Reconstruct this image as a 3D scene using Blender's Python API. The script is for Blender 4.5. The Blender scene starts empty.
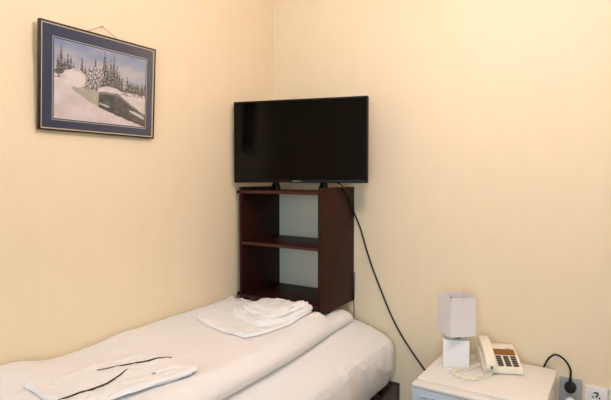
import bpy, bmesh, math, random
from mathutils import Vector, Matrix, noise
random.seed(4)
S = bpy.context.scene
COL = S.collection
PI = math.pi

# ------------------------------------------------------------------ materials
def lin(c):
    return tuple((x / 12.92 if x <= .04045 else ((x + .055) / 1.055) ** 2.4) for x in [v / 255 for v in c])

def mat(name, rgb, rough=.6, spec=.5, metal=0, var=0., vscale=30, bump=0., bscale=200, sheen=0., trans=0., coat=0., stretch=(1, 1, 1), emit=0.):
    m = bpy.data.materials.new(name); m.use_nodes = True
    n = m.node_tree.nodes; L = m.node_tree.links; b = n['Principled BSDF']
    c = lin(rgb) + (1,)
    b.inputs['Base Color'].default_value = c
    b.inputs['Roughness'].default_value = rough
    b.inputs['Specular IOR Level'].default_value = spec
    b.inputs['Metallic'].default_value = metal
    if sheen: b.inputs['Sheen Weight'].default_value = sheen
    if trans: b.inputs['Transmission Weight'].default_value = trans
    if coat: b.inputs['Coat Weight'].default_value = coat; b.inputs['Coat Roughness'].default_value = .08
    if emit:
        b.inputs['Emission Color'].default_value = c; b.inputs['Emission Strength'].default_value = emit
    if var or bump:
        tc = n.new('ShaderNodeTexCoord'); mp = n.new('ShaderNodeMapping'); mp.inputs['Scale'].default_value = stretch
        L.new(tc.outputs['Object'], mp.inputs['Vector'])
    if var:
        t = n.new('ShaderNodeTexNoise'); t.inputs['Scale'].default_value = vscale; t.inputs['Detail'].default_value = 4
        L.new(mp.outputs['Vector'], t.inputs['Vector'])
        r = n.new('ShaderNodeMix'); r.data_type = 'RGBA'
        r.inputs[6].default_value = tuple(max(0, x * (1 - var)) for x in c[:3]) + (1,)
        r.inputs[7].default_value = tuple(min(1, x * (1 + var)) for x in c[:3]) + (1,)
        L.new(t.outputs['Fac'], r.inputs[0]); L.new(r.outputs[2], b.inputs['Base Color'])
    if bump:
        t = n.new('ShaderNodeTexNoise'); t.inputs['Scale'].default_value = bscale; t.inputs['Detail'].default_value = 3
        L.new(mp.outputs['Vector'], t.inputs['Vector'])
        bp = n.new('ShaderNodeBump'); bp.inputs['Strength'].default_value = bump; bp.inputs['Distance'].default_value = .002
        L.new(t.outputs['Fac'], bp.inputs['Height']); L.new(bp.outputs['Normal'], b.inputs['Normal'])
    return m

M = {}
M['wall'] = mat('cream wallpaper', (247, 229, 197), .85, .2, var=.03, vscale=14, bump=.25, bscale=260, stretch=(1, 1, .45))
M['ceiling'] = mat('white ceiling paint', (244, 240, 230), .9, .2)
M['floor'] = mat('brown laminate', (158, 102, 58), .45, .4, var=.25, vscale=9, stretch=(1, 8, 1))
M['trim'] = mat('brown trim', (110, 70, 42), .5, .4, var=.1, vscale=12)
M['wood'] = mat('mahogany chipboard', (50, 18, 11), .5, .18, var=.18, vscale=16, stretch=(6, 6, .7), bump=.05, bscale=120)
M['edge'] = mat('mahogany edge band', (72, 38, 31), .5, .25, var=.12, vscale=30)
M['hardboard'] = mat('pale grey hardboard', (247, 234, 212), .7, .3, var=.03, vscale=8)
M['bedwood'] = mat('dark bed wood', (44, 17, 14), .4, .4, var=.15, vscale=16, stretch=(6, .7, 6))
M['sheet'] = mat('white cotton sheet', (243, 242, 243), .85, .2, sheen=.15, bump=.12, bscale=500)
M['duvet'] = mat('white duvet cotton', (246, 245, 246), .85, .2, sheen=.15, bump=.12, bscale=450)
M['towel'] = mat('white linen', (250, 250, 251), .95, .1, sheen=.3, bump=.5, bscale=600)
M['green'] = mat('dark green edge stitching', (62, 66, 46), .9, .1, bump=.2)
M['bezel'] = mat('black plastic', (9, 8, 8), .45, .2, bump=.03)
M['screen'] = mat('black glossy screen', (4, 3.5, 3), .10, .22)
M['logo'] = mat('pale lettering', (190, 185, 180), .4)
M['cable'] = mat('black cable rubber', (18, 16, 15), .5, .4)
M['frameblack'] = mat('black frame lacquer', (16, 13, 14), .35, .4)
M['slip'] = mat('cream gold slip', (222, 205, 172), .5, .4)
M['mount'] = mat('navy mount board', (22, 50, 98), .6, .3, var=.05, vscale=60)
M['mountline'] = mat('pale mount bevel', (196, 208, 216), .6)
M['mountdark'] = mat('dark navy line', (24, 32, 56), .6)
M['string'] = mat('brass wire', (150, 125, 78), .5, .4)
M['metal'] = mat('steel', (150, 148, 142), .35, .5, metal=1)
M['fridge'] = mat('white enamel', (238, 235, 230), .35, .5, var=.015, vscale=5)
M['fridgedoor'] = mat('daylight tinted enamel door', (196, 210, 222), .35, .5)  # white door, with the blue of daylight put into its colour
M['fridgetop'] = mat('off white laminate top', (240, 236, 231), .45, .4, var=.02, vscale=5)
M['gasket'] = mat('grey gasket', (150, 148, 145), .7)
M['shade'] = mat('white lampshade card', (240, 236, 236), .8, .2, bump=.08, bscale=300)
M['ceramic'] = mat('white glazed base', (246, 246, 246), .3, .5)
M['dullmetal'] = mat('dull brass neck', (150, 145, 110), .45, .5, metal=.6)
M['phone'] = mat('cream plastic', (246, 237, 217), .45, .4, var=.02, vscale=12)
M['phonedark'] = mat('dark recess plastic', (120, 108, 84), .6)
M['display'] = mat('amber brown display', (150, 92, 42), .25, .5)
M['button'] = mat('dark button plastic', (58, 54, 52), .5)
M['greyplate'] = mat('grey socket plastic', (172, 170, 170), .45, .4)
M['whiteplate'] = mat('white socket plastic', (242, 241, 240), .35, .5)
M['dark'] = mat('dark hole', (20, 20, 20), .8, .1)
M['added_winframe'] = mat('added white window frame', (240, 240, 238), .4)
M['doorpaint'] = mat('brown door veneer', (120, 76, 45), .5, .4, var=.15, vscale=10, stretch=(6, 6, .7))
M['lampglass'] = mat('lit opal glass', (255, 234, 233), .4, emit=40.0)

glass = bpy.data.materials.new('clear picture glass'); glass.use_nodes = True
gn = glass.node_tree.nodes; gl = glass.node_tree.links
gn.remove(gn['Principled BSDF'])
g1 = gn.new('ShaderNodeBsdfTransparent'); g2 = gn.new('ShaderNodeBsdfGlossy'); g2.inputs['Roughness'].default_value = .03
gf = gn.new('ShaderNodeFresnel'); gf.inputs['IOR'].default_value = 1.45
gm = gn.new('ShaderNodeMixShader'); gl.new(gf.outputs[0], gm.inputs[0]); gl.new(g1.outputs[0], gm.inputs[1]); gl.new(g2.outputs[0], gm.inputs[2])
gl.new(gm.outputs[0], gn['Material Output'].inputs['Surface'])
M['glass'] = glass

pm = bpy.data.materials.new('printed winter landscape'); pm.use_nodes = True
pn = pm.node_tree.nodes; pa = pn.new('ShaderNodeVertexColor'); pa.layer_name = 'print'
pm.node_tree.links.new(pa.outputs['Color'], pn['Principled BSDF'].inputs['Base Color'])
pn['Principled BSDF'].inputs['Roughness'].default_value = .6
M['print'] = pm

# ------------------------------------------------------------------ mesh helpers
class MB:
    def __init__(s): s.bm = bmesh.new()
    def box(s, a, b, bev=0, seg=2, mtx=None):
        bm = bmesh.new()
        bmesh.ops.create_cube(bm, size=1)
        a = Vector(a); b = Vector(b)
        for v in bm.verts: v.co = Vector(((a[i] + b[i]) / 2 + v.co[i] * (b[i] - a[i])) for i in range(3))
        if bev: bmesh.ops.bevel(bm, geom=bm.edges[:], offset=bev, segments=seg, profile=.5, affect='EDGES')
        s._merge(bm, mtx); return s
    def _merge(s, bm, mtx=None):
        if mtx is not None: bmesh.ops.transform(bm, matrix=mtx, verts=bm.verts)
        me = bpy.data.meshes.new('tmp'); bm.to_mesh(me); bm.free(); s.bm.from_mesh(me); bpy.data.meshes.remove(me)
    def cyl(s, p, q, r, r2=None, n=20, caps=True):
        p = Vector(p); q = Vector(q); d = q - p
        bm = bmesh.new()
        bmesh.ops.create_cone(bm, cap_ends=caps, segments=n, radius1=r, radius2=r if r2 is None else r2, depth=d.length)
        s._merge(bm, Matrix.Translation((p + q) / 2) @ d.to_track_quat('Z', 'Y').to_matrix().to_4x4()); return s
    def lathe(s, prof, n=28, mtx=None):
        bm = bmesh.new(); rings = []
        for r, z in prof:
            rings.append([bm.verts.new((r * math.cos(2 * PI * k / n), r * math.sin(2 * PI * k / n), z)) for k in range(n)])
        for A, B in zip(rings, rings[1:]):
            for k in range(n): bm.faces.new((A[k], A[(k + 1) % n], B[(k + 1) % n], B[k]))
        bm.faces.new(rings[0][::-1]); bm.faces.new(rings[-1])
        s._merge(bm, mtx); return s
    def prism(s, pts, y0, y1, bev=0, mtx=None, axis='y'):
        """outline in xz extruded along y"""
        bm = bmesh.new()
        f = (lambda x, z, y: (x, y, z)) if axis == 'y' else ((lambda x, z, y: (x, z, y)) if axis == 'z' else (lambda x, z, y: (y, x, z)))
        A = [bm.verts.new(f(x, z, y0)) for x, z in pts]; B = [bm.verts.new(f(x, z, y1)) for x, z in pts]
        bm.faces.new(A); bm.faces.new(B[::-1])
        for i in range(len(pts)): j = (i + 1) % len(pts); bm.faces.new((A[j], A[i], B[i], B[j]))
        bmesh.ops.recalc_face_normals(bm, faces=bm.faces)
        if bev: bmesh.ops.bevel(bm, geom=bm.edges[:], offset=bev, segments=3, profile=.5, affect='EDGES')
        s._merge(bm, mtx); return s
    def tube(s, pts, r, n=10, smooth=6, taper=None):
        P = [Vector(p) for p in pts]
        if smooth:
            Q = []
            for i in range(len(P) - 1):
                a = P[max(i - 1, 0)]; b = P[i]; c = P[i + 1]; d = P[min(i + 2, len(P) - 1)]
                for k in range(smooth):
                    t = k / smooth
                    Q.append(.5 * ((2 * b) + (c - a) * t + (2 * a - 5 * b + 4 * c - d) * t * t + (3 * b - a - 3 * c + d) * t ** 3))
            Q.append(P[-1]); P = Q
        bm = bmesh.new(); rings = []; up = None
        for i, p in enumerate(P):
            d = (P[min(i + 1, len(P) - 1)] - P[max(i - 1, 0)]).normalized()
            if up is None: up = d.orthogonal().normalized()
            up = (up - d * up.dot(d)).normalized(); sd = d.cross(up)
            rr = r * (taper(i / (len(P) - 1)) if taper else 1)
            rings.append([bm.verts.new(p + rr * (up * math.cos(2 * PI * k / n) + sd * math.sin(2 * PI * k / n))) for k in range(n)])
        for A, B in zip(rings, rings[1:]):
            for k in range(n): bm.faces.new((A[k], A[(k + 1) % n], B[(k + 1) % n], B[k]))
        bm.faces.new(rings[0][::-1]); bm.faces.new(rings[-1])
        s._merge(bm); return s
    def grid(s, nu, nv, fn, close_u=False):
        bm = bmesh.new()
        V = [[bm.verts.new(fn(i / nu, j / nv)) for j in range(nv + 1)] for i in range(nu + 1)]
        for i in range(nu):
            for j in range(nv): bm.faces.new((V[i][j], V[i + 1][j], V[i + 1][j + 1], V[i][j + 1]))
        s._merge(bm); return s
    def pad(s, nu, nv, top, bot):
        """closed soft slab: top(u,v), bot(u,v) sharing the rim"""
        bm = bmesh.new()
        T = [[bm.verts.new(top(i / nu, j / nv)) for j in range(nv + 1)] for i in range(nu + 1)]
        B = [[T[i][j] if i in (0, nu) or j in (0, nv) else bm.verts.new(bot(i / nu, j / nv)) for j in range(nv + 1)] for i in range(nu + 1)]
        for i in range(nu):
            for j in range(nv):
                bm.faces.new((T[i][j], T[i + 1][j], T[i + 1][j + 1], T[i][j + 1]))
                q = (B[i][j], B[i][j + 1], B[i + 1][j + 1], B[i + 1][j])
                try: bm.faces.new(q)
                except ValueError: pass
        bmesh.ops.recalc_face_normals(bm, faces=bm.faces)
        s._merge(bm); return s

def add(name, mb, m, parent=None, label=None, shift=None, smooth=40):
    me = bpy.data.meshes.new(name); bm = mb.bm
    if shift is not None: bmesh.ops.translate(bm, vec=-Vector(shift), verts=bm.verts)
    bmesh.ops.recalc_face_normals(bm, faces=bm.faces)
    bm.to_mesh(me); bm.free()
    me.materials.append(M[m] if isinstance(m, str) else m)
    for p in me.polygons: p.use_smooth = True
    me.set_sharp_from_angle(angle=math.radians(smooth))
    o = bpy.data.objects.new(name, me); COL.objects.link(o)
    if parent is not None: o.parent = parent
    if label: o['label'] = label
    return o

def thing(name, label, cat, loc=(0, 0, 0), rz=0, group=None):
    o = bpy.data.objects.new(name, None); COL.objects.link(o); o.empty_display_size = .05
    o.location = loc; o.rotation_euler = (0, 0, rz); o['label'] = label; o['category'] = cat
    if group: o['group'] = group
    return o

def tag(o, label, cat, group=None, loc=None):
    o['label'] = label; o['category'] = cat
    if group: o['group'] = group
    if loc is not None: o.location = loc
    return o

def struct(name, mb, m, parent=None):
    o = add(name, mb, m, parent)
    if parent is None: o['kind'] = 'structure'
    return o

def ss(a, b, x):
    t = max(0, min(1, (x - a) / (b - a))); return t * t * (3 - 2 * t)

def nz(x, y, z=0): return noise.noise(Vector((x, y, z)))

def crease(x, y, seed, w=.10):
    """narrow fold line where the noise crosses zero"""
    a = abs(nz(x, y, seed)) / w
    return (1 - a) ** 2 if a < 1 else 0

# ------------------------------------------------------------------ room
RX, RY, RZ = 3.3, -4.4, 2.9
T = .12
struct('floor', MB().box((-T, RY - T, -.1), (RX + T, T, 0)), 'floor')
struct('ceiling', MB().box((-T, RY - T, RZ), (RX + T, T, RZ + .1)), 'ceiling')
struct('wall_left', MB().box((-T, RY - T, 0), (0, T, RZ)), 'wall')
struct('wall_back', MB().box((0, 0, 0), (RX, T, RZ)), 'wall')
struct('wall_right', MB().box((RX, RY - T, 0), (RX + T, T, RZ)), 'wall')
WX0, WX1, WZ0, WZ1 = 1.40, 2.80, .70, 2.35
struct('wall_front', MB().box((0, RY - T, 0), (WX0, RY, RZ)).box((WX1, RY - T, 0), (RX, RY, RZ))
       .box((WX0, RY - T, 0), (WX1, RY, WZ0)).box((WX0, RY - T, WZ1), (WX1, RY, RZ)), 'wall')
w = MB()
for a, b in (((WX0, WZ0), (WX0 + .06, WZ1)), ((WX1 - .06, WZ0), (WX1, WZ1)), ((WX0 + .06, WZ0), (WX1 - .06, WZ0 + .06)),
             ((WX0 + .06, WZ1 - .06), (WX1 - .06, WZ1)), (((WX0 + WX1) / 2 - .04, WZ0 + .06), ((WX0 + WX1) / 2 + .04, WZ1 - .06))):
    w.box((a[0], RY - .09, a[1]), (b[0], RY - .03, b[1]), .004)
win = struct('added_window_1', w, 'added_winframe')  # unseen window, added as the source of the cool daylight
add('added_pane', MB().box((WX0 + .06, RY - .064, WZ0 + .06), ((WX0 + WX1) / 2 - .04, RY - .058, WZ1 - .06)), 'glass', win)
add('added_pane', MB().box(((WX0 + WX1) / 2 + .04, RY - .064, WZ0 + .06), (WX1 - .06, RY - .058, WZ1 - .06)), 'glass', win)
add('added_window_sill', MB().box((WX0 - .04, RY - .03, WZ0 - .03), (WX1 + .04, RY + .1, WZ0), .004), 'added_winframe', win)
d = struct('door_1', MB().box((RX - .03, -4.0, 0), (RX - .001, -3.15, 2.05), .004), 'doorpaint')
add('door_handle', MB().tube([(RX - .03, -3.23, 1.02), (RX - .075, -3.23, 1.02), (RX - .08, -3.26, 1.02), (RX - .08, -3.36, 1.02)], .009), 'metal', d)
bh = .07
struct('baseboard_left', MB().box((.0005, RY + .02, 0), (.014, -2.1, bh), .003), 'trim')
struct('baseboard_back', MB().box((.86, -.014, 0), (RX - .02, -.0005, bh), .003), 'trim')
struct('baseboard_right', MB().box((RX - .014, -3.14, 0), (RX - .0005, -.02, bh), .003), 'trim')
struct('baseboard_front', MB().box((.02, RY + .0005, 0), (RX - .02, RY + .014, bh), .003), 'trim')

# ------------------------------------------------------------------ bed frame
bed = thing('bed_frame', 'dark brown wooden bed frame, low rail showing under the white mattress', 'bed', (.42, -1.02, 0))
bl = (.42, -1.02, 0)
add('side_rail', MB().box((.796, -2.03, .2), (.826, -.036, .374), .003), 'bedwood', bed, shift=bl)
add('side_rail', MB().box((.004, -2.03, .2), (.03, -.036, .374), .003), 'bedwood', bed, shift=bl)
add('end_board', MB().box((.004, -.034, .2), (.826, -.004, .374), .003), 'bedwood', bed, shift=bl)
add('end_board', MB().box((.004, -2.062, .2), (.826, -2.032, .374), .003), 'bedwood', bed, shift=bl)
sl = MB()
for k in range(14): sl.box((.032, -2.0 + k * .144, .355), (.794, -1.92 + k * .144, .376), .002)
add('slat_base', sl, 'bedwood', bed, shift=bl)
for x in (.034, .756):
    for y in (-.075, -2.03):
        add('leg', MB().box((x, y, 0), (x + .038, y + .038, .354), .003), 'bedwood', bed, shift=bl)

# ------------------------------------------------------------------ mattress with sheet
ZM = .69
prof = [(.03, .377), (.022, .40), (.02, .5), (.02, .62), (.035, .672), (.07, .689), (.2, .69), (.4, .69), (.55, .691), (.61, .686), (.67, .669),
        (.73, .650), (.777, .631), (.803, .609), (.816, .578), (.821, .53), (.818, .485), (.809, .445), (.798, .412), (.788, .388), (.77, .377)]
def densify(P, k):
    Q = []
    for i in range(len(P) - 1):
        for j in range(k):
            t = j / k; Q.append((P[i][0] * (1 - t) + P[i + 1][0] * t, P[i][1] * (1 - t) + P[i + 1][1] * t))
    return Q + [P[-1]]
PR = densify(prof, 4)
mb = MB(); bm = mb.bm; rows = []
ny = 150
for j in range(ny + 1):
    y = -.038 - j / ny * 1.985
    e = min(j / ny, 1 - j / ny) * 1.985
    sh = 1 - .06 * (1 - min(1, e / .05)) ** 2 if e < .05 else 1
    r = []
    for x, z in PR:
        cx, cz = .42, .53
        xx = cx + (x - cx) * (1 - (1 - sh) * .6); zz = cz + (z - cz) * sh
        side = ss(.66, .80, x)
        wv = side * (.009 * nz(y * 7 + z * 5, z * 2.5, 3) + .005 * nz(y * 22 - z * 13, z * 4, 7)) + ss(.6, .75, x) * .004 * nz(y * 9, x * 13, 5) + side * .010 * crease(y * 5 + z * 6, z * 3 - y * 2, 17, .12) - side * .008 * crease(y * 9 - z * 5, z * 6, 23, .10)
        if z < .42: wv *= .3
        low = ss(.40, .377, z)
        xx = min(max(xx + wv * (1 - low), .012), .845); zz += ss(.55, .68, x) * (z > .6) * .005 * nz(y * 6 + x * 9, x * 5, 11)
        r.append(bm.verts.new((xx, y, max(zz, .377))))
    rows.append(r)
for A, B in zip(rows, rows[1:]):
    for k in range(len(A)):
        k2 = (k + 1) % len(A); bm.faces.new((A[k], A[k2], B[k2], B[k]))
bm.faces.new(rows[0]); bm.faces.new(rows[-1][::-1])
o = add('mattress', mb, 'sheet', shift=(.42, -1.02, .377), smooth=60)
tag(o, 'thick mattress in a creased white fitted sheet on the dark bed frame', 'mattress', loc=(.42, -1.02, .377))

# ------------------------------------------------------------------ duvet
def xe(y):   # right edge
    return .607 + .05 * ss(-.1, -1.2, y) + .015 * ss(-1.2, -2, y) + .006 * math.sin(y * 7) + .004 * nz(y * 9, 1)
def ztop(x, y):
    # crown of the duvet away from its rims
    z = .770 + .030 * ss(.30, .0, x) + .008 * ss(.45, .6, x)
    z -= .036 * ss(-.40, -.33, y)
    z -= .022 * ss(-1.05, -1.3, y) * ss(.3, .0, x) - .036 * ss(-1.36, -1.60, y) * ss(.3, 0, x)
    z += .028 * ss(.47, .56, x) * ss(-.66, -.42, y) - .008 * ss(.47, .56, x) * ss(-.36, -.2, y)
    if x < .560 and y > -.39: z = min(z, .766 + .05 * ss(-.370, -.39, y))
    z += .036 * math.exp(-((x - .0) / .020) ** 2 - ((y + .37) / .08) ** 2)
    z += .006 * nz(x * 5, y * 3.5, 2) + .003 * nz(x * 14 + y * 4, y * 9, 4)
    z += .003 * nz(x * 30 - y * 9, y * 6 + x * 4, 8)
    z += .004 * crease(x * 5 + y * 3, y * 4 - x * 2, 31, .10) - .003 * crease(x * 9 - y * 4, y * 3 + x * 4, 37, .08)
    return z
Y0, Y1 = -.112, -1.95
def rim(t):  # rounded profile from rim 0 -> 1
    t = max(0, min(1, t)); return math.sqrt(max(0, 1 - (1 - t) ** 2))
def duv_xy(u, v):
    # denser samples near the rims
    v2 = v + .04 * math.sin(2 * PI * v) * -1
    y = Y0 + (Y1 - Y0) * v2
    u2 = 1 - (1 - u) ** 1.6
    x = .006 + (xe(y) - .006) * u2
    return x, y
def zd(x, y):
    """upper surface of the duvet"""
    X = xe(y)
    a = rim((X - x) / .055) * rim((Y0 - y) / .045) * rim((y - Y1) / .06)
    zb = ZM + .004
    return zb + (ztop(x, y) - zb) * max(a, 0)
def dtop(u, v):
    x, y = duv_xy(u, v)
    X = xe(y); e = X - x
    z = zd(x, y)
    if u == 0: z = ztop(x, y) - .02
    # the rolled rim bellies outwards
    h = (z - ZM) / .09
    x += .022 * math.sin(PI * min(1, max(0, h))) * ss(.10, 0, e)
    return (x, y, z)
def dbot(u, v):
    x, y = duv_xy(u, v); return (x, y, ZM + .003)
mb = MB().pad(70, 150, dtop, dbot)
o = add('duvet', mb, 'duvet', shift=(.33, -1.02, ZM), smooth=80)
tag(o, 'large white duvet folded lengthwise on the bed against the left wall', 'duvet', loc=(.33, -1.02, ZM))

# ------------------------------------------------------------------ linen on the duvet
from mathutils.bvhtree import BVHTree
dv = BVHTree.FromPolygons([v.co + Vector((.33, -1.02, ZM)) for v in o.data.vertices], [p.vertices[:] for p in o.data.polygons])
def onduvet(x, y):
    z = 0
    for dx, dy in ((0, 0), (.009, 0), (-.009, 0), (0, .009), (0, -.009)):
        h = dv.ray_cast(Vector((x + dx, y + dy, 1.3)), Vector((0, 0, -1)))
        if h[0] is not None: z = max(z, h[0].z)
    return z + .003
def quadpad(corners, thick, off=0., n=36, rimw=.018, wr=.004, seed=1, base=None, wob=.006, nv=None):
    A, B, C, D = [Vector(c) for c in corners]
    zf = base or onduvet
    def xy(u, v):
        p = (A * (1 - u) + B * u) * (1 - v) + (D * (1 - u) + C * u) * v
        # rounded corners and slightly wavering outline
        cu, cv = u - .5, v - .5
        k = 1 - .10 * (abs(cu) * 2) ** 6 * (abs(cv) * 2) ** 6
        c = (A + B + C + D) / 4
        p = c + (p - c) * k
        b = max(abs(cu), abs(cv)) * 2
        p = p + Vector((nz(p.x * 14, p.y * 14, seed), nz(p.x * 14, p.y * 14, seed + 9))) * wob * b ** 3
        return p
    lu = ((A - B).length + (D - C).length) / 2; lv = ((A - D).length + (B - C).length) / 2
    def top(u, v):
        p = xy(u, v); du = min(u, 1 - u) * lu; dv = min(v, 1 - v) * lv
        a = rim(du / rimw) * rim(dv / rimw)
        h = thick * a * (1 + .25 * nz(p.x * 9, p.y * 9, seed + 3)) + wr * a * (nz(p.x * 22, p.y * 12, seed) + .6 * nz(p.x * 40, p.y * 26, seed + 5)) + a * wr * (1.2 * crease(p.x * 11 + p.y * 5, p.y * 9 - p.x * 6, seed + 8, .12) - .8 * crease(p.x * 15 - p.y * 9, p.y * 7 + p.x * 5, seed + 4, .10))
        return (p.x, p.y, zf(p.x, p.y) + off + max(h, .0))
    def bot(u, v):
        p = xy(u, v); return (p.x, p.y, zf(p.x, p.y) + off)
    def ease(t): return t + .10 * -math.sin(2 * PI * t)
    return MB().pad(n, nv or n, lambda u, v: top(ease(u), ease(v)), lambda u, v: bot(ease(u), ease(v)))

# folded bath towel near the shelf: wide lower layer, two folds above
tw = thing('folded_towel', 'folded white towel in rumpled layers on the duvet just below the shelf', 'towel', (.32, -.55, .775))
tl = (.32, -.55, .775)
add('towel_layer', quadpad([(.105, -.775), (.485, -.825), (.565, -.385), (.055, -.385)], .011, seed=21, wr=.004, n=56, wob=.010), 'towel', tw, shift=tl, smooth=80)
add('towel_layer', quadpad([(.185, -.610), (.455, -.715), (.566, -.405), (.225, -.385)], .026, off=.011, seed=7, wr=.006, n=56, wob=.010, rimw=.022), 'towel', tw, shift=tl, smooth=80)
add('towel_layer', quadpad([(.225, -.575), (.455, -.655), (.548, -.415), (.255, -.392)], .018, off=.037, seed=12, wr=.006, n=56, wob=.012), 'towel', tw, shift=tl, smooth=80)
add('towel_layer', quadpad([(.250, -.555), (.445, -.615), (.528, -.430), (.262, -.402)], .012, off=.055, seed=15, wr=.005, n=44, wob=.010), 'towel', tw, shift=tl, smooth=80)

# folded sheet with dark green edging at the near end
fs = thing('folded_sheet', 'folded white sheet with dark green edging on the near part of the duvet', 'sheet', (.36, -1.36, .775))
fl = (.36, -1.36, .775)
add('sheet_layer', quadpad([(.16, -1.60), (.475, -1.60), (.575, -1.19), (.27, -1.14)], .010, seed=31, n=60, wr=.004, wob=.014), 'towel', fs, shift=fl, smooth=80)
add('sheet_layer', quadpad([(.445, -1.60), (.505, -1.56), (.585, -1.19), (.445, -1.17)], .010, off=.010, seed=37, n=56, wr=.005, wob=.010), 'towel', fs, shift=fl, smooth=80)

# ------------------------------------------------------------------ wall shelf
sx0, sx1, sy, sb, st = .037, .553, -.358, .775, 1.400
shf = thing('wall_shelf', 'dark mahogany open shelf unit with two compartments hung in the corner above the bed', 'shelf', (.30, -.18, sb))
sl_ = (.30, -.18, sb)
th = .016
add('side_panel', MB().box((sx0, sy, sb), (sx0 + th, -.004, st), .0012), 'wood', shf, shift=sl_)
add('side_panel', MB().box((sx1 - th, sy, sb), (sx1, -.004, st), .0012), 'wood', shf, shift=sl_)
for nm, z0 in (('top_board', 1.365), ('shelf_board', 1.089), ('bottom_board', .800)):
    add(nm, MB().box((sx0 + th, sy + .001, z0), (sx1 - th, -.010, z0 + th), .001), 'edge' if nm == 'x' else 'wood', shf, shift=sl_)
    add('edge_band', MB().box((sx0 + th, sy - .0005, z0 + .0008), (sx1 - th, sy + .0008, z0 + th - .0008)), 'edge', shf, shift=sl_)
add('back_panel', MB().box((sx0 + th, -.009, sb + .03), (sx1 - th, -.004, st - .02)), 'hardboard', shf, 'pale grey back panel', shift=sl_)
add('mounting_batten', MB().box((.014, sy + .004, 1.365), (sx0, sy + .03, 1.381), .002), 'wood', shf, shift=sl_)
add('mounting_batten', MB().box((.014, sy + .004, .803), (sx0, sy + .03, .822), .002), 'wood', shf, shift=sl_)

# ------------------------------------------------------------------ television
tvc = Vector((.3755, -.2875, 0)); ang = math.atan2(.201, .689)
tv = thing('television', 'black flat screen television with dark screen standing on the mahogany shelf', 'television', (tvc.x, tvc.y, 1.382), ang)
W2 = .359; zb, zt = 1.423 - 1.382, 1.852 - 1.382
f = MB()   # local: x along width, -y towards the room
f.box((-W2, 0, zb), (W2, .030, zt), .003)
f.box((-W2 + .05, .030, zb + .04), (W2 - .05, .058, zt - .10), .012)
add('housing', f, 'bezel', tv)
b = MB()
bw = .008
b.box((-W2, -.004, zb), (-W2 + bw, .0, zt), .001).box((W2 - bw, -.004, zb), (W2, .0, zt), .001)
b.box((-W2 + bw, -.004, zt - bw), (W2 - bw, .0, zt), .001).box((-W2 + bw, -.004, zb), (W2 - bw, .0, zb + .016), .001)
add('bezel', b, 'bezel', tv)
add('screen', MB().box((-W2 + bw, -.002, zb + .016), (W2 - bw, -.0003, zt - bw)), 'screen', tv, 'glossy black screen')
lg = MB()   # small maker's mark: a row of tiny letter strokes
x = -.028
for wd, kind in ((.004, 0), (.004, 1), (.004, 1), (.0035, 0), (.004, 1), (.004, 1), (.0035, 2), (.002, 2), (.004, 1)):
    z = zb + .006
    lg.box((x, -.0046, z), (x + .001, -.004, z + (.006 if kind == 0 else .0045)))
    if kind < 2:
        lg.box((x + wd - .001, -.0046, z), (x + wd, -.004, z + .0045)); lg.box((x + .001, -.0046, z + .0035), (x + wd - .001, -.004, z + .0045))
    x += wd + .0018
add('logo', lg, 'logo', tv, 'small pale lettering on the lower bezel')
add('indicator_light', MB().box((-.070, -.0046, zb - .0005), (-.060, -.003, zb + .0022), .0004), 'logo', tv)
for fx in (-.128, .132):
    lf = MB()
    lf.prism([(-.034, .0015), (-.022, .0015), (-.006, zb - .010), (.010, zb - .010), (.026, .0015), (.038, .0015), (.012, zb + .004), (-.010, zb + .004)], fx - .012, fx + .012, .001, axis='x',
             mtx=Matrix.Translation((fx, .014, 0)) @ Matrix.Rotation(math.radians(58 if fx < 0 else 48), 4, 'Z') @ Matrix.Translation((-fx, 0, 0)))
    add('foot', lf, 'bezel', tv)

# ------------------------------------------------------------------ cables by the television
cb = MB().tube([(.470, -.20, 1.452), (.520, -.185, 1.436), (.551, -.166, 1.418), (.559, -.150, 1.404), (.559, -.108, 1.369), (.5595, -.063, 1.320), (.560, -.018, 1.258), (.576, -.0075, 1.215), (.600, -.007, 1.155), (.627, -.007, 1.071), (.664, -.007, .971), (.711, -.007, .864), (.769, -.007, .738), (.826, -.007, .641), (.892, -.007, .554), (.956, -.007, .478), (1.02, -.012, .40), (1.09, -.022, .32), (1.13, -.024, .20)], .0043)
cb.bm.transform(Matrix.Rotation(-ang, 4, 'Z') @ Matrix.Translation((-tvc.x, -tvc.y, -1.382)))
add('power_cord', cb, 'cable', tv, 'long black cable running down the wall')
cb = MB().tube([(.5575, -.004, .93), (.5565, -.004, .86), (.5555, -.005, .80), (.554, -.006, .765), (.557, -.007, .72), (.558, -.010, .69), (.556, -.014, .675), (.556, -.016, .60)], .0022)
o = add('thin_wire', cb, 'cable'); tag(o, 'short thin black wire hanging beside the shelf edge down behind the mattress', 'wire')

# ------------------------------------------------------------------ framed picture
PW, PH = .511, .390
pic = thing('framed_picture', 'framed snowy river landscape with navy mount hanging on the left wall', 'picture', (.006, -1.1725, 1.624))
tilt = math.radians(3.4)
PMX = Matrix.Rotation(tilt, 4, 'Y')   # leans forward at the top
def P(y0, y1, z0, z1, x0, x1, mb=None, bev=0):
    mb = mb or MB(); mb.box((x0, y0, z0), (x1, y1, z1), bev, mtx=PMX); return mb
hw = PW / 2
def ring(i0, i1, x0, x1, bev=0):
    m = MB()
    P(-hw + i0, -hw + i1, i0, PH - i0, x0, x1, m, bev); P(hw - i1, hw - i0, i0, PH - i0, x0, x1, m, bev)
    P(-hw + i1, hw - i1, i0, i1, x0, x1, m, bev); P(-hw + i1, hw - i1, PH - i1, PH - i0, x0, x1, m, bev)
    return m
add('frame', ring(0, .0065, 0, .017, .0012), 'frameblack', pic)
add('slip', ring(.0065, .010, .002, .0145), 'slip', pic, 'thin cream line inside the frame')
add('mount', P(-hw + .010, hw - .010, .010, PH - .010, .002, .0090), 'mount', pic)
gx = .058
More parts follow.
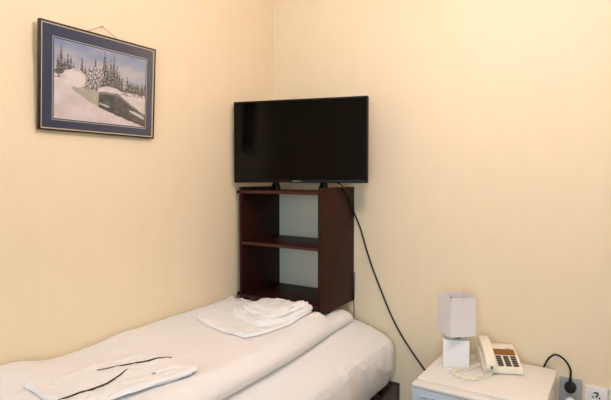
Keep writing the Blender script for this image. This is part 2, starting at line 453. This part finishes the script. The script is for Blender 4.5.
PL, PRt, PB, PT = .057, .047, .046, .055     # margins round the print: left, right, bottom, top
def ring2(o, i):
    m = MB(); y0, y1, z0, z1 = -hw + PL, hw - PRt, PB, PH - PT
    P(y0 - o, y0 - i, z0 - o, z1 + o, .0088, .0098, m); P(y1 + i, y1 + o, z0 - o, z1 + o, .0088, .0098, m)
    P(y0 - i, y1 + i, z0 - o, z0 - i, .0088, .0098, m); P(y0 - i, y1 + i, z1 + i, z1 + o, .0088, .0098, m)
    return m
add('mount_line', ring2(.0065, .0040), 'mountline', pic)
add('mount_line', ring2(.0020, .0), 'mountdark', pic)
add('backing', P(-hw + .0065, hw - .0065, .0065, PH - .0065, 0, .002), 'hardboard', pic)
add('glass', P(-hw + .010, hw - .010, .010, PH - .010, .0106, .0118), 'glass', pic)
# the print: a coloured grid
def conif(u, v, cx, base, top, w):
    if v < base or v > top: return False
    t = (top - v) / (top - base)
    saw = .62 + .38 * ((t * 9) % 1)
    return abs(u - cx) < w * t * saw + .0015
rt = random.Random(11)
trees = [(.035, .56, .80, .030), (.065, .56, .95, .036), (.10, .56, .78, .03), (.13, .56, .86, .034), (.16, .56, .84, .03), (.19, .55, .76, .028), (.22, .55, .72, .026),
         (.27, .53, .84, .034), (.305, .52, .73, .03), (.345, .52, .74, .03), (.41, .50, .86, .036), (.46, .5, .80, .036), (.51, .47, 1.0, .052), (.545, .47, .84, .036), (.58, .46, .90, .042),
         (.615, .46, .97, .044), (.65, .46, .84, .038), (.68, .46, .75, .034), (.71, .46, .68, .03), (.775, .47, .70, .032)]
for k in range(18): trees.append((.79 + k * .0125, .44, .57 + .09 * rt.random(), .02))
def printcol(u, v):
    n1 = nz(u * 5, v * 5, 2); n2 = nz(u * 16, v * 16, 4); n3 = nz(u * 60, v * 60, 6)
    # sky
    k = max(0, min(1, (v - .5) / .5)); cl = max(0, min(1, .45 + 1.3 * nz(u * 3.2 - v, v * 6, 9) + .5 * nz(u * 9, v * 14, 5)))
    c = Vector((132, 154, 194)) * k + Vector((198, 204, 216)) * (1 - k)
    c = c.lerp(Vector((212, 208, 206)), cl * .8 * (1 - .35 * k))
    # far hills on the right
    if v < .64 + .05 * nz(u * 4, 1) and u > .62 and v > .45: c = Vector((178, 182, 190))
    for i, (cx, b, t, w) in enumerate(trees):
        if conif(u, v, cx, b, t, w):
            d = Vector((58, 62, 70)) if w > .017 else Vector((98, 102, 108))
            c = d.lerp(Vector((190, 192, 198)), max(0, min(.8, .30 + 1.5 * n3)))
    ground = .57 - .10 * ss(0, .6, u) + .012 * n2
    if v < ground:
        c = Vector((226, 222, 222)) + Vector((16, 14, 14)) * n1 + Vector((10, 10, 10)) * n2
    # undergrowth band
    if ground - .05 < v < ground + .05 and u < .75 and n3 + .5 * n2 > .12: c = Vector((104, 104, 108))
    # snow laden round bush left
    r = ((u - .20) / .135) ** 2 + ((v - .52) / .145) ** 2
    if r < 1 + .3 * n2: c = Vector((236, 230, 228)) - Vector((40, 38, 30)) * max(0, min(1, .6 * (r - .4) + n2 * .6))
    # snow covered shrub, mottled
    r = ((u - .40) / .10) ** 2 + ((v - .56 - (u - .4) * .9) / .17) ** 2
    if r < 1 + .7 * n2: c = Vector((66, 67, 72)).lerp(Vector((226, 224, 226)), max(0, min(1, .55 + 1.9 * n3 + .9 * nz(u * 110, v * 95, 3) + .8 * (v - .56))))
    # snow hump centre right
    if ((u - .58) / .13) ** 2 + ((v - .44) / .075) ** 2 < 1 + .4 * n2: c = Vector((228, 226, 228)) - Vector((30, 28, 22)) * max(0, n2 + n3)
    # right far bank with dark shrubs
    if u > .70 and .42 < v < .50 + .02 * n2 and n3 > .10: c = Vector((110, 110, 116))
    # river; the glass's pale reflection is painted over its left reach
    def line(P):
        for (a, b), (c_, d_) in zip(P, P[1:]):
            if a <= u <= c_: return b + (d_ - b) * (u - a) / (c_ - a)
        return None
    up = line([(.18, .44), (.45, .425), (.66, .435), (.83, .30), (1.001, .185)]); lo = line([(.18, .40), (.30, .30), (.45, .21), (.66, .125), (.83, .066), (1.001, .005)])
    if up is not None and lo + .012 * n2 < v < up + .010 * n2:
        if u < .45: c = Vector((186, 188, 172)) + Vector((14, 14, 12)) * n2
        else:
            c = Vector((78, 82, 90)) + Vector((34, 34, 36)) * n2 + Vector((18, 18, 18)) * n3
            if v > up - .03: c = Vector((128, 132, 138))
            if v < lo + .03: c = Vector((50, 52, 58))
    if lo is None: lo = .40
    # snowy islets in the river
    if ((u - .90) / .10) ** 2 + ((v - .175 + (u - .90) * .45) / .026) ** 2 < 1 + .4 * n2: c = Vector((214, 214, 218))
    if ((u - .52) / .07) ** 2 + ((v - .245 + (u - .52) * .3) / .014) ** 2 < 1 + .4 * n2: c = Vector((200, 202, 206))
    # near bank, slight blue shade in hollows
    if v < lo + .012 * n2 and v < .40: c = Vector((226, 220, 222)) + Vector((14, 14, 16)) * n1 + Vector((8, 8, 8)) * n2
    return c
NU, NV = 150, 108
me = bpy.data.meshes.new('print'); vs = []; fc = []; cols = []
for j in range(NV + 1):
    for i in range(NU + 1):
        u, v = i / NU, j / NV
        vs.append(PMX @ Vector((.0095, -hw + PL + u * (PW - PL - PRt), PB + v * (PH - PB - PT))))
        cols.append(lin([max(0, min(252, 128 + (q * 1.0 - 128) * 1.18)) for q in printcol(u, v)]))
for j in range(NV):
    for i in range(NU):
        a = j * (NU + 1) + i; fc.append((a, a + 1, a + NU + 2, a + NU + 1))
me.from_pydata(vs, [], fc)
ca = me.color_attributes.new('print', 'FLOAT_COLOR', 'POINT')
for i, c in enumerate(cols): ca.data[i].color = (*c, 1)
me.materials.append(M['print'])
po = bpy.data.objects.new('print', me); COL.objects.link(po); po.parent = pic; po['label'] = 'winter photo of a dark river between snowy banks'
topc = PMX @ Vector((.001, 0, PH))
NZ = 2.055 - 1.624
hc = MB().tube([(.010, -.105, PH - .03), (.010, -.09, PH - .012), (.006, .0142, NZ + .0012), (.010, .118, PH - .012), (.010, .13, PH - .03)], .0011, smooth=0, n=6)
add('hanging_wire', hc, 'string', pic)
nl = MB().cyl((-.004, 0, 0), (.014, 0, .003), .0012, n=8).cyl((.014, 0, .003), (.0155, 0, .0033), .003, n=10)
o = add('nail', nl, 'metal'); tag(o, 'small nail in the left wall holding the picture wire', 'nail', loc=(.0, -1.1583, 2.052))

# ------------------------------------------------------------------ fridge
fx0, fx1, fy0, fy1, fz = 1.0819, 1.5640, -.46, -.045, .619
fr = thing('small_fridge', 'small white refrigerator standing against the wall between bed and sockets', 'fridge', ((fx0 + fx1) / 2, -.26, 0))
fl = ((fx0 + fx1) / 2, -.26, 0)
add('cabinet', MB().box((fx0 + .004, fy0 + .006, .02), (fx1 - .004, fy1, fz - .026), .004), 'fridge', fr, shift=fl)
add('top_panel', MB().box((fx0, fy0, fz - .025), (fx1, fy1, fz), .005, 3), 'fridgetop', fr, shift=fl)
add('gasket', MB().box((fx0 + .012, fy0 - .006, .06), (fx1 - .012, fy0 + .006, fz - .026), .002), 'gasket', fr, shift=fl)
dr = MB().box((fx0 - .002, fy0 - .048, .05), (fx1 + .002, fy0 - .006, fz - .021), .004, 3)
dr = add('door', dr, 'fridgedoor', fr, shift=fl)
cap = MB().box((fx0 - .003, fy0 - .05, fz - .0205), (fx1 + .003, fy0 - .005, fz - .003), .006, 3)
add('door_cap', cap, 'fridge', dr, shift=fl)
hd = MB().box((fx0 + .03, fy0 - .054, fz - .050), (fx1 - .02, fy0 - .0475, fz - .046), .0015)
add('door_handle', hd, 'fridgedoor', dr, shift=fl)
for x in (fx0 + .03, fx1 - .06):
    for y in (fy0 + .03, fy1 - .06):
        add('foot', MB().cyl((x + .015, y + .015, 0), (x + .015, y + .015, .021), .014), 'cable', fr, shift=fl)

# ------------------------------------------------------------------ table lamp
lx, ly = 1.178, -.232
az = math.radians(-45.5 + 90)      # local -y face looks along azimuth -47 deg
lp = thing('table_lamp', 'small white lamp with a square shade and block base on the fridge', 'lamp', (lx, ly, fz), az)
add('base', MB().box((-.055, -.038, .0), (.055, .038, .124), .003, 3, mtx=Matrix.Rotation(math.radians(-27), 4, 'Z')), 'ceramic', lp)
add('neck', MB().cyl((0, 0, .124), (0, 0, .129), .022).cyl((0, 0, .128), (0, 0, .175), .013), 'dullmetal', lp)
sh = MB(); h0, h1, a, t_ = .146, .3145, .0585, .0016
bm = sh.bm
def loop(a, z): return [bm.verts.new((x * a, y * a, z)) for x, y in ((-1, -1), (1, -1), (1, 1), (-1, 1))]
o0, o1, i1, i0 = loop(a + .001, h0), loop(a - .001, h1), loop(a - .001 - t_, h1), loop(a + .001 - t_, h0)
for A, B in ((o0, o1), (o1, i1), (i1, i0), (i0, o0)):
    for k in range(4): bm.faces.new((A[k], A[(k + 1) % 4], B[(k + 1) % 4], B[k]))
sho = add('shade', sh, 'shade', lp, smooth=30)
for z0 in (h0 - .0005, h1 - .007):
    tr = MB()
    for k in range(4):
        tr.box((-a - .0016, -a - .0016, z0), (a + .0016, -a + .0002, z0 + .0075), mtx=Matrix.Rotation(k * PI / 2, 4, 'Z'))
    add('trim', tr, 'shade', sho)
sp = MB().tube([(-a + .002, 0, h1 - .022), (0, 0, h1 - .03), (a - .002, 0, h1 - .022)], .0016, smooth=0).tube([(0, -a + .002, h1 - .022), (0, 0, h1 - .03), (0, a - .002, h1 - .022)], .0016, smooth=0)
add('shade_support', sp, 'metal', lp)
add('bulb', MB().lathe([(.001, .260), (.012, .257), (.022, .246), (.027, .230), (.022, .208), (.014, .190), (.013, .176)][::-1]), 'ceramic', lp)

# ------------------------------------------------------------------ telephone
ph_az = math.atan2(.070, .156)
ph = thing('telephone', 'cream push-button desk telephone beside the lamp on the fridge', 'telephone', (1.340, -.142, fz), ph_az)
pw, pd = .080, .094      # half width, half depth; local y -> back
side = [(-pd, .003), (-pd, .022), (-pd + .006, .028), (pd - .045, .068), (pd - .008, .074), (pd, .068), (pd, .003)]
bd = MB().prism(side, -pw, pw, .0035, axis='x')
body = add('body', bd, 'phone', ph)
sl_a = math.atan2(.068 - .028, (pd - .045) - (-pd + .006))
def onslope(x, y, lift=0):   # frame on the sloping face
    y0, z0 = -pd + .006, .028
    return Matrix.Translation((x, y0 + y * math.cos(sl_a), z0 + y * math.sin(sl_a))) @ Matrix.Rotation(sl_a, 4, 'X') @ Matrix.Translation((0, 0, lift))
add('display', MB().box((-.026, .087, -.001), (.064, .129, .0022), .001, mtx=onslope(.006, 0)), 'display', ph, 'brown display window')
for cx_ in (-.006, .025, .055):
    for r in range(5):
        add('button', MB().box((-.0112, -.0042, -.001), (.0112, .0042, .0042), .0014, mtx=onslope(cx_, .014 + r * .0147)), 'button', ph)
add('emblem', MB().box((-.012, -.002, -.0005), (.012, .002, .0007), mtx=onslope(.05, .136)), 'gasket', ph)
add('cradle', MB().box((-.022, .0, -.001), (.022, .040, .007), .003, mtx=onslope(-.056, .004)), 'phone', ph)
add('cradle', MB().box((-.022, .105, -.001), (.022, .145, .007), .003, mtx=onslope(-.056, 0)), 'phone', ph)
hs = MB()
hp = densify([(-.112, .012), (-.100, .000), (-.050, .004), (-.046, .016), (-.02, .024), (.02, .024), (.046, .016), (.050, .004), (.100, .000), (.112, .012),
      (.106, .030), (.085, .042), (.04, .050), (0, .052), (-.04, .050), (-.085, .042), (-.106, .030)], 1)
hs.prism(hp, -.022, .022, .007, axis='x', mtx=onslope(-.056, .074, .004))
hso = add('handset', hs, 'phone', ph)
add('speech_slot', MB().box((-.006, -.1105, .012), (.004, -.1085, .026), mtx=onslope(-.054, .074, .004)), 'phonedark', hso)
# coiled cord: helix around a loop on the fridge top
path = [(-.050, -.094, .022), (-.058, -.114, .011), (-.090, -.148, .009), (-.130, -.176, .009), (-.172, -.180, .009), (-.205, -.150, .009), (-.213, -.110, .009), (-.194, -.095, .009), (-.150, -.082, .009), (-.108, -.040, .010), (-.085, -.022, .014)]
def cat(P, n):
    Q = []
    for i in range(len(P) - 1):
        a_, b_, c_, d_ = [Vector(P[max(0, min(len(P) - 1, i + k))]) for k in (-1, 0, 1, 2)]
        for k in range(n):
            t = k / n; Q.append(.5 * ((2 * b_) + (c_ - a_) * t + (2 * a_ - 5 * b_ + 4 * c_ - d_) * t * t + (3 * b_ - a_ - 3 * c_ + d_) * t ** 3))
    return Q + [Vector(P[-1])]
Q = cat(path, 72); hel = []; s_ = 0
for i, q in enumerate(Q):
    dd = (Q[min(i + 1, len(Q) - 1)] - Q[max(i - 1, 0)]).normalized()
    if i: s_ += (q - Q[i - 1]).length
    sd = dd.cross(Vector((0, 0, 1))).normalized(); u_ = sd.cross(dd)
    ph_ = s_ / .0135 * 2 * PI
    hel.append(q + .0062 * (sd * math.cos(ph_) + u_ * math.sin(ph_)))
add('coiled_cord', MB().tube(hel, .0025, n=6, smooth=0), 'phone', ph)

# ------------------------------------------------------------------ sockets
def well(mb, x, z, y, r=.0195):
    # raised ring round a recessed socket
    mb.lathe([(r, 0), (r + .002, .0), (r + .002, .0022), (r, .0026), (r - .001, .0022), (r - .0015, .0004), (.001, .0004)], 32,
             Matrix.Translation((x, y, z)) @ Matrix.Rotation(PI / 2, 4, 'X'))
gs = thing('wall_socket', 'grey double wall socket with two plugs, beside the right edge of the fridge', 'socket', (1.6125, 0, .535))
pl = MB().box((-.0435, -.011, -.085), (.0435, -.0005, .044), .003, 3)
pl = add('plate', pl, 'greyplate', gs)
wb = MB(); well(wb, 0, .009, -.011); well(wb, 0, -.049, -.011); add('socket_ring', wb, 'greyplate', pl)
ws = thing('wall_socket', 'white single wall socket with two round holes and an earth pin', 'socket', (1.7085, 0, .5235))
pl = add('plate', MB().box((-.042, -.010, -.046), (.042, -.0005, .040), .003, 3), 'whiteplate', ws)
wb = MB(); well(wb, 0, .0, -.010, .0205); add('socket_ring', wb, 'whiteplate', pl)
add('socket_hole', MB().cyl((-.012, -.0112, -.005), (-.012, -.0095, -.005), .0036, n=14), 'dark', pl)
add('socket_hole', MB().cyl((.012, -.0112, -.005), (.012, -.0095, -.005), .0036, n=14), 'dark', pl)
add('earth_pin', MB().tube([(-.008, -.0115, .012), (-.003, -.0125, .0165), (.005, -.0125, .015), (.006, -.0125, .007), (.001, -.0125, .001), (.0005, -.0115, -.003)], .0026), 'dark', pl)
ws2 = thing('wall_socket', 'white wall socket cut by the right edge of the photo', 'socket', (1.7985, 0, .524))
pl = add('plate', MB().box((-.042, -.010, -.042), (.042, -.0005, .046), .003, 3), 'whiteplate', ws2)
wb = MB(); well(wb, 0, .0, -.010, .0205); add('socket_ring', wb, 'whiteplate', pl)
add('socket_hole', MB().cyl((-.0095, -.0112, -.004), (-.0095, -.0095, -.004), .0030, n=14), 'dark', pl)
add('socket_hole', MB().cyl((.0095, -.0112, -.004), (.0095, -.0095, -.004), .0030, n=14), 'dark', pl)

# black plug with its lead
pg = thing('power_plug', 'black plug and looping lead in the upper part of the grey socket', 'plug', (1.6125, -.012, .546))
Rx = Matrix.Rotation(PI / 2, 4, 'X')
add('plug_body', MB().lathe([(.001, .036), (.013, .036), (.0205, .032), (.0225, .024), (.0235, .004), (.0215, .0020), (.001, .0020)][::-1], 28, Rx)
    .tube([(0, -.028, .010), (0, -.028, .026), (0, -.026, .048)], .0095, taper=lambda t: 1 - .45 * t), 'cable', pg)
add('lead', MB().tube([(0, -.026, .044), (.001, -.025, .070), (-.004, -.024, .090), (-.018, -.022, .112), (-.040, -.018, .128), (-.064, -.012, .129), (-.086, -.009, .108), (-.102, -.008, .074), (-.116, -.006, .03), (-.122, -.006, -.06)], .0042), 'cable', pg)
wp = thing('power_plug', 'round white plug in the lower part of the grey socket', 'plug', (1.6125, -.012, .486))
add('plug_body', MB().lathe([(.001, .034), (.012, .034), (.0165, .030), (.0180, .022), (.0190, .004), (.0175, .002), (.001, .002)][::-1], 28, Rx), 'whiteplate', wp)
add('lead', MB().tube([(0, -.026, -.012), (0, -.027, -.06), (-.004, -.024, -.14), (-.006, -.018, -.25), (.008, -.016, -.38), (.02, -.02, -.472), (.09, -.06, -.477)], .0034), 'whiteplate', wp)

fl = (.36, -1.36, .775)
# ------------------------------------------------------------------ folded sheet details (edging follows the cloth)
linen = []
for ch in fs.children:
    if ch.name.startswith('sheet_layer'):
        linen.append(BVHTree.FromPolygons([v.co + Vector(fl) for v in ch.data.vertices], [p.vertices[:] for p in ch.data.polygons]))
def drop(x, y):
    z = onduvet(x, y)
    for t in linen:
        h = t.ray_cast(Vector((x, y, 1.2)), Vector((0, 0, -1)))
        if h[0] is not None: z = max(z, h[0].z)
    return z
def cordline(pts, r, lift):
    Q = []
    for (xa, ya, _), (xb, yb, _) in zip(pts, pts[1:]):
        for k in range(6): Q.append((xa + (xb - xa) * k / 6, ya + (yb - ya) * k / 6))
    Q.append(pts[-1][:2])
    zs = [max(drop(x + dx, y + dy) for dx in (-.006, 0, .006) for dy in (-.006, 0, .006)) for x, y in Q]
    for _ in range(4): zs = [(zs[max(0, k - 1)] + zs[k] + zs[min(len(zs) - 1, k + 1)]) / 3 for k in range(len(zs))]
    return MB().tube([(x, y, z + lift) for (x, y), z in zip(Q, zs)], r, n=6, smooth=3, taper=lambda t: .35 + .65 * math.sin(PI * min(1, max(0, .1 + .8 * t))))
EDGE1 = [(.384, -1.615, .018), (.396, -1.56, .020), (.404, -1.508, .020), (.392, -1.43, .018), (.372, -1.37, .014), (.357, -1.325, .012)]
EDGE2 = [(.272, -1.384, .011), (.303, -1.314, .011), (.331, -1.256, .012), (.356, -1.222, .013), (.372, -1.192, .013), (.386, -1.150, .012)]
add('edging', cordline(EDGE1, .0034, .0006), 'green', fs, 'dark green edging', shift=(.36, -1.36, .775))
add('edging', cordline(EDGE2, .0026, .0006), 'green', fs, 'dark green edging', shift=(.36, -1.36, .775))

tz = drop(.478, -1.31)
add('care_tag', MB().box((.474, -1.318, tz + .0005), (.480, -1.304, tz + .0035), .0006), 'green', fs, 'tiny dark tag', shift=(.36, -1.36, .775))

# ------------------------------------------------------------------ ceiling lamp (unseen, added to light the room)
cl = thing('added_ceiling_lamp', 'added opal globe lamp hanging from the ceiling out of view to light the room', 'lamp', (1.38, -1.32, RZ))
add('added_canopy', MB().lathe([(.001, -.03), (.03, -.028), (.055, -.012), (.058, -.0005), (.001, -.0005)], 28), 'metal', cl)
add('added_rod', MB().cyl((0, 0, -.405), (0, 0, -.028), .008), 'metal', cl)
add('added_globe', MB().lathe([(.15 * math.sin(PI * k / 20) + .0005, -.55 - .15 * math.cos(PI * k / 20)) for k in range(21)], 36), 'lampglass', cl)

def lamp(name, kind, loc, energy, col, size=None, rot=None, size_y=None):
    l = bpy.data.lights.new(name, kind); l.energy = energy; l.color = col
    if kind == 'AREA':
        l.size = size
        if size_y: l.shape = 'RECTANGLE'; l.size_y = size_y
    elif size: l.shadow_soft_size = size
    o = bpy.data.objects.new(name, l); COL.objects.link(o); o.location = loc
    if rot: o.rotation_euler = rot
    return o
lamp('added_daylight', 'AREA', ((WX0 + WX1) / 2, RY - .10, (WZ0 + WZ1) / 2), 66, (.50, .82, 1.0), WX1 - WX0, (PI / 2, 0, 0), WZ1 - WZ0)  # area light added behind the unseen window

wd = bpy.data.worlds.new('sky'); S.world = wd; wd.use_nodes = True
bg = wd.node_tree.nodes['Background']; bg.inputs[0].default_value = (.45, .8, 1, 1); bg.inputs[1].default_value = .3

# ------------------------------------------------------------------ camera
cam = bpy.data.cameras.new('camera'); co = bpy.data.objects.new('camera', cam); COL.objects.link(co)
cam.sensor_width = 36; cam.lens = 488.74 * 36 / 611; cam.clip_start = .02
co.location = (1.7801, -2.3846, 1.45); co.rotation_euler = (PI / 2 - .0457, 0, .5754)
S.camera = co
vs_ = S.view_settings
vs_.view_transform = 'Standard'; vs_.look = 'None'; vs_.gamma = 1; vs_.exposure = .05; vs_.use_curve_mapping = False
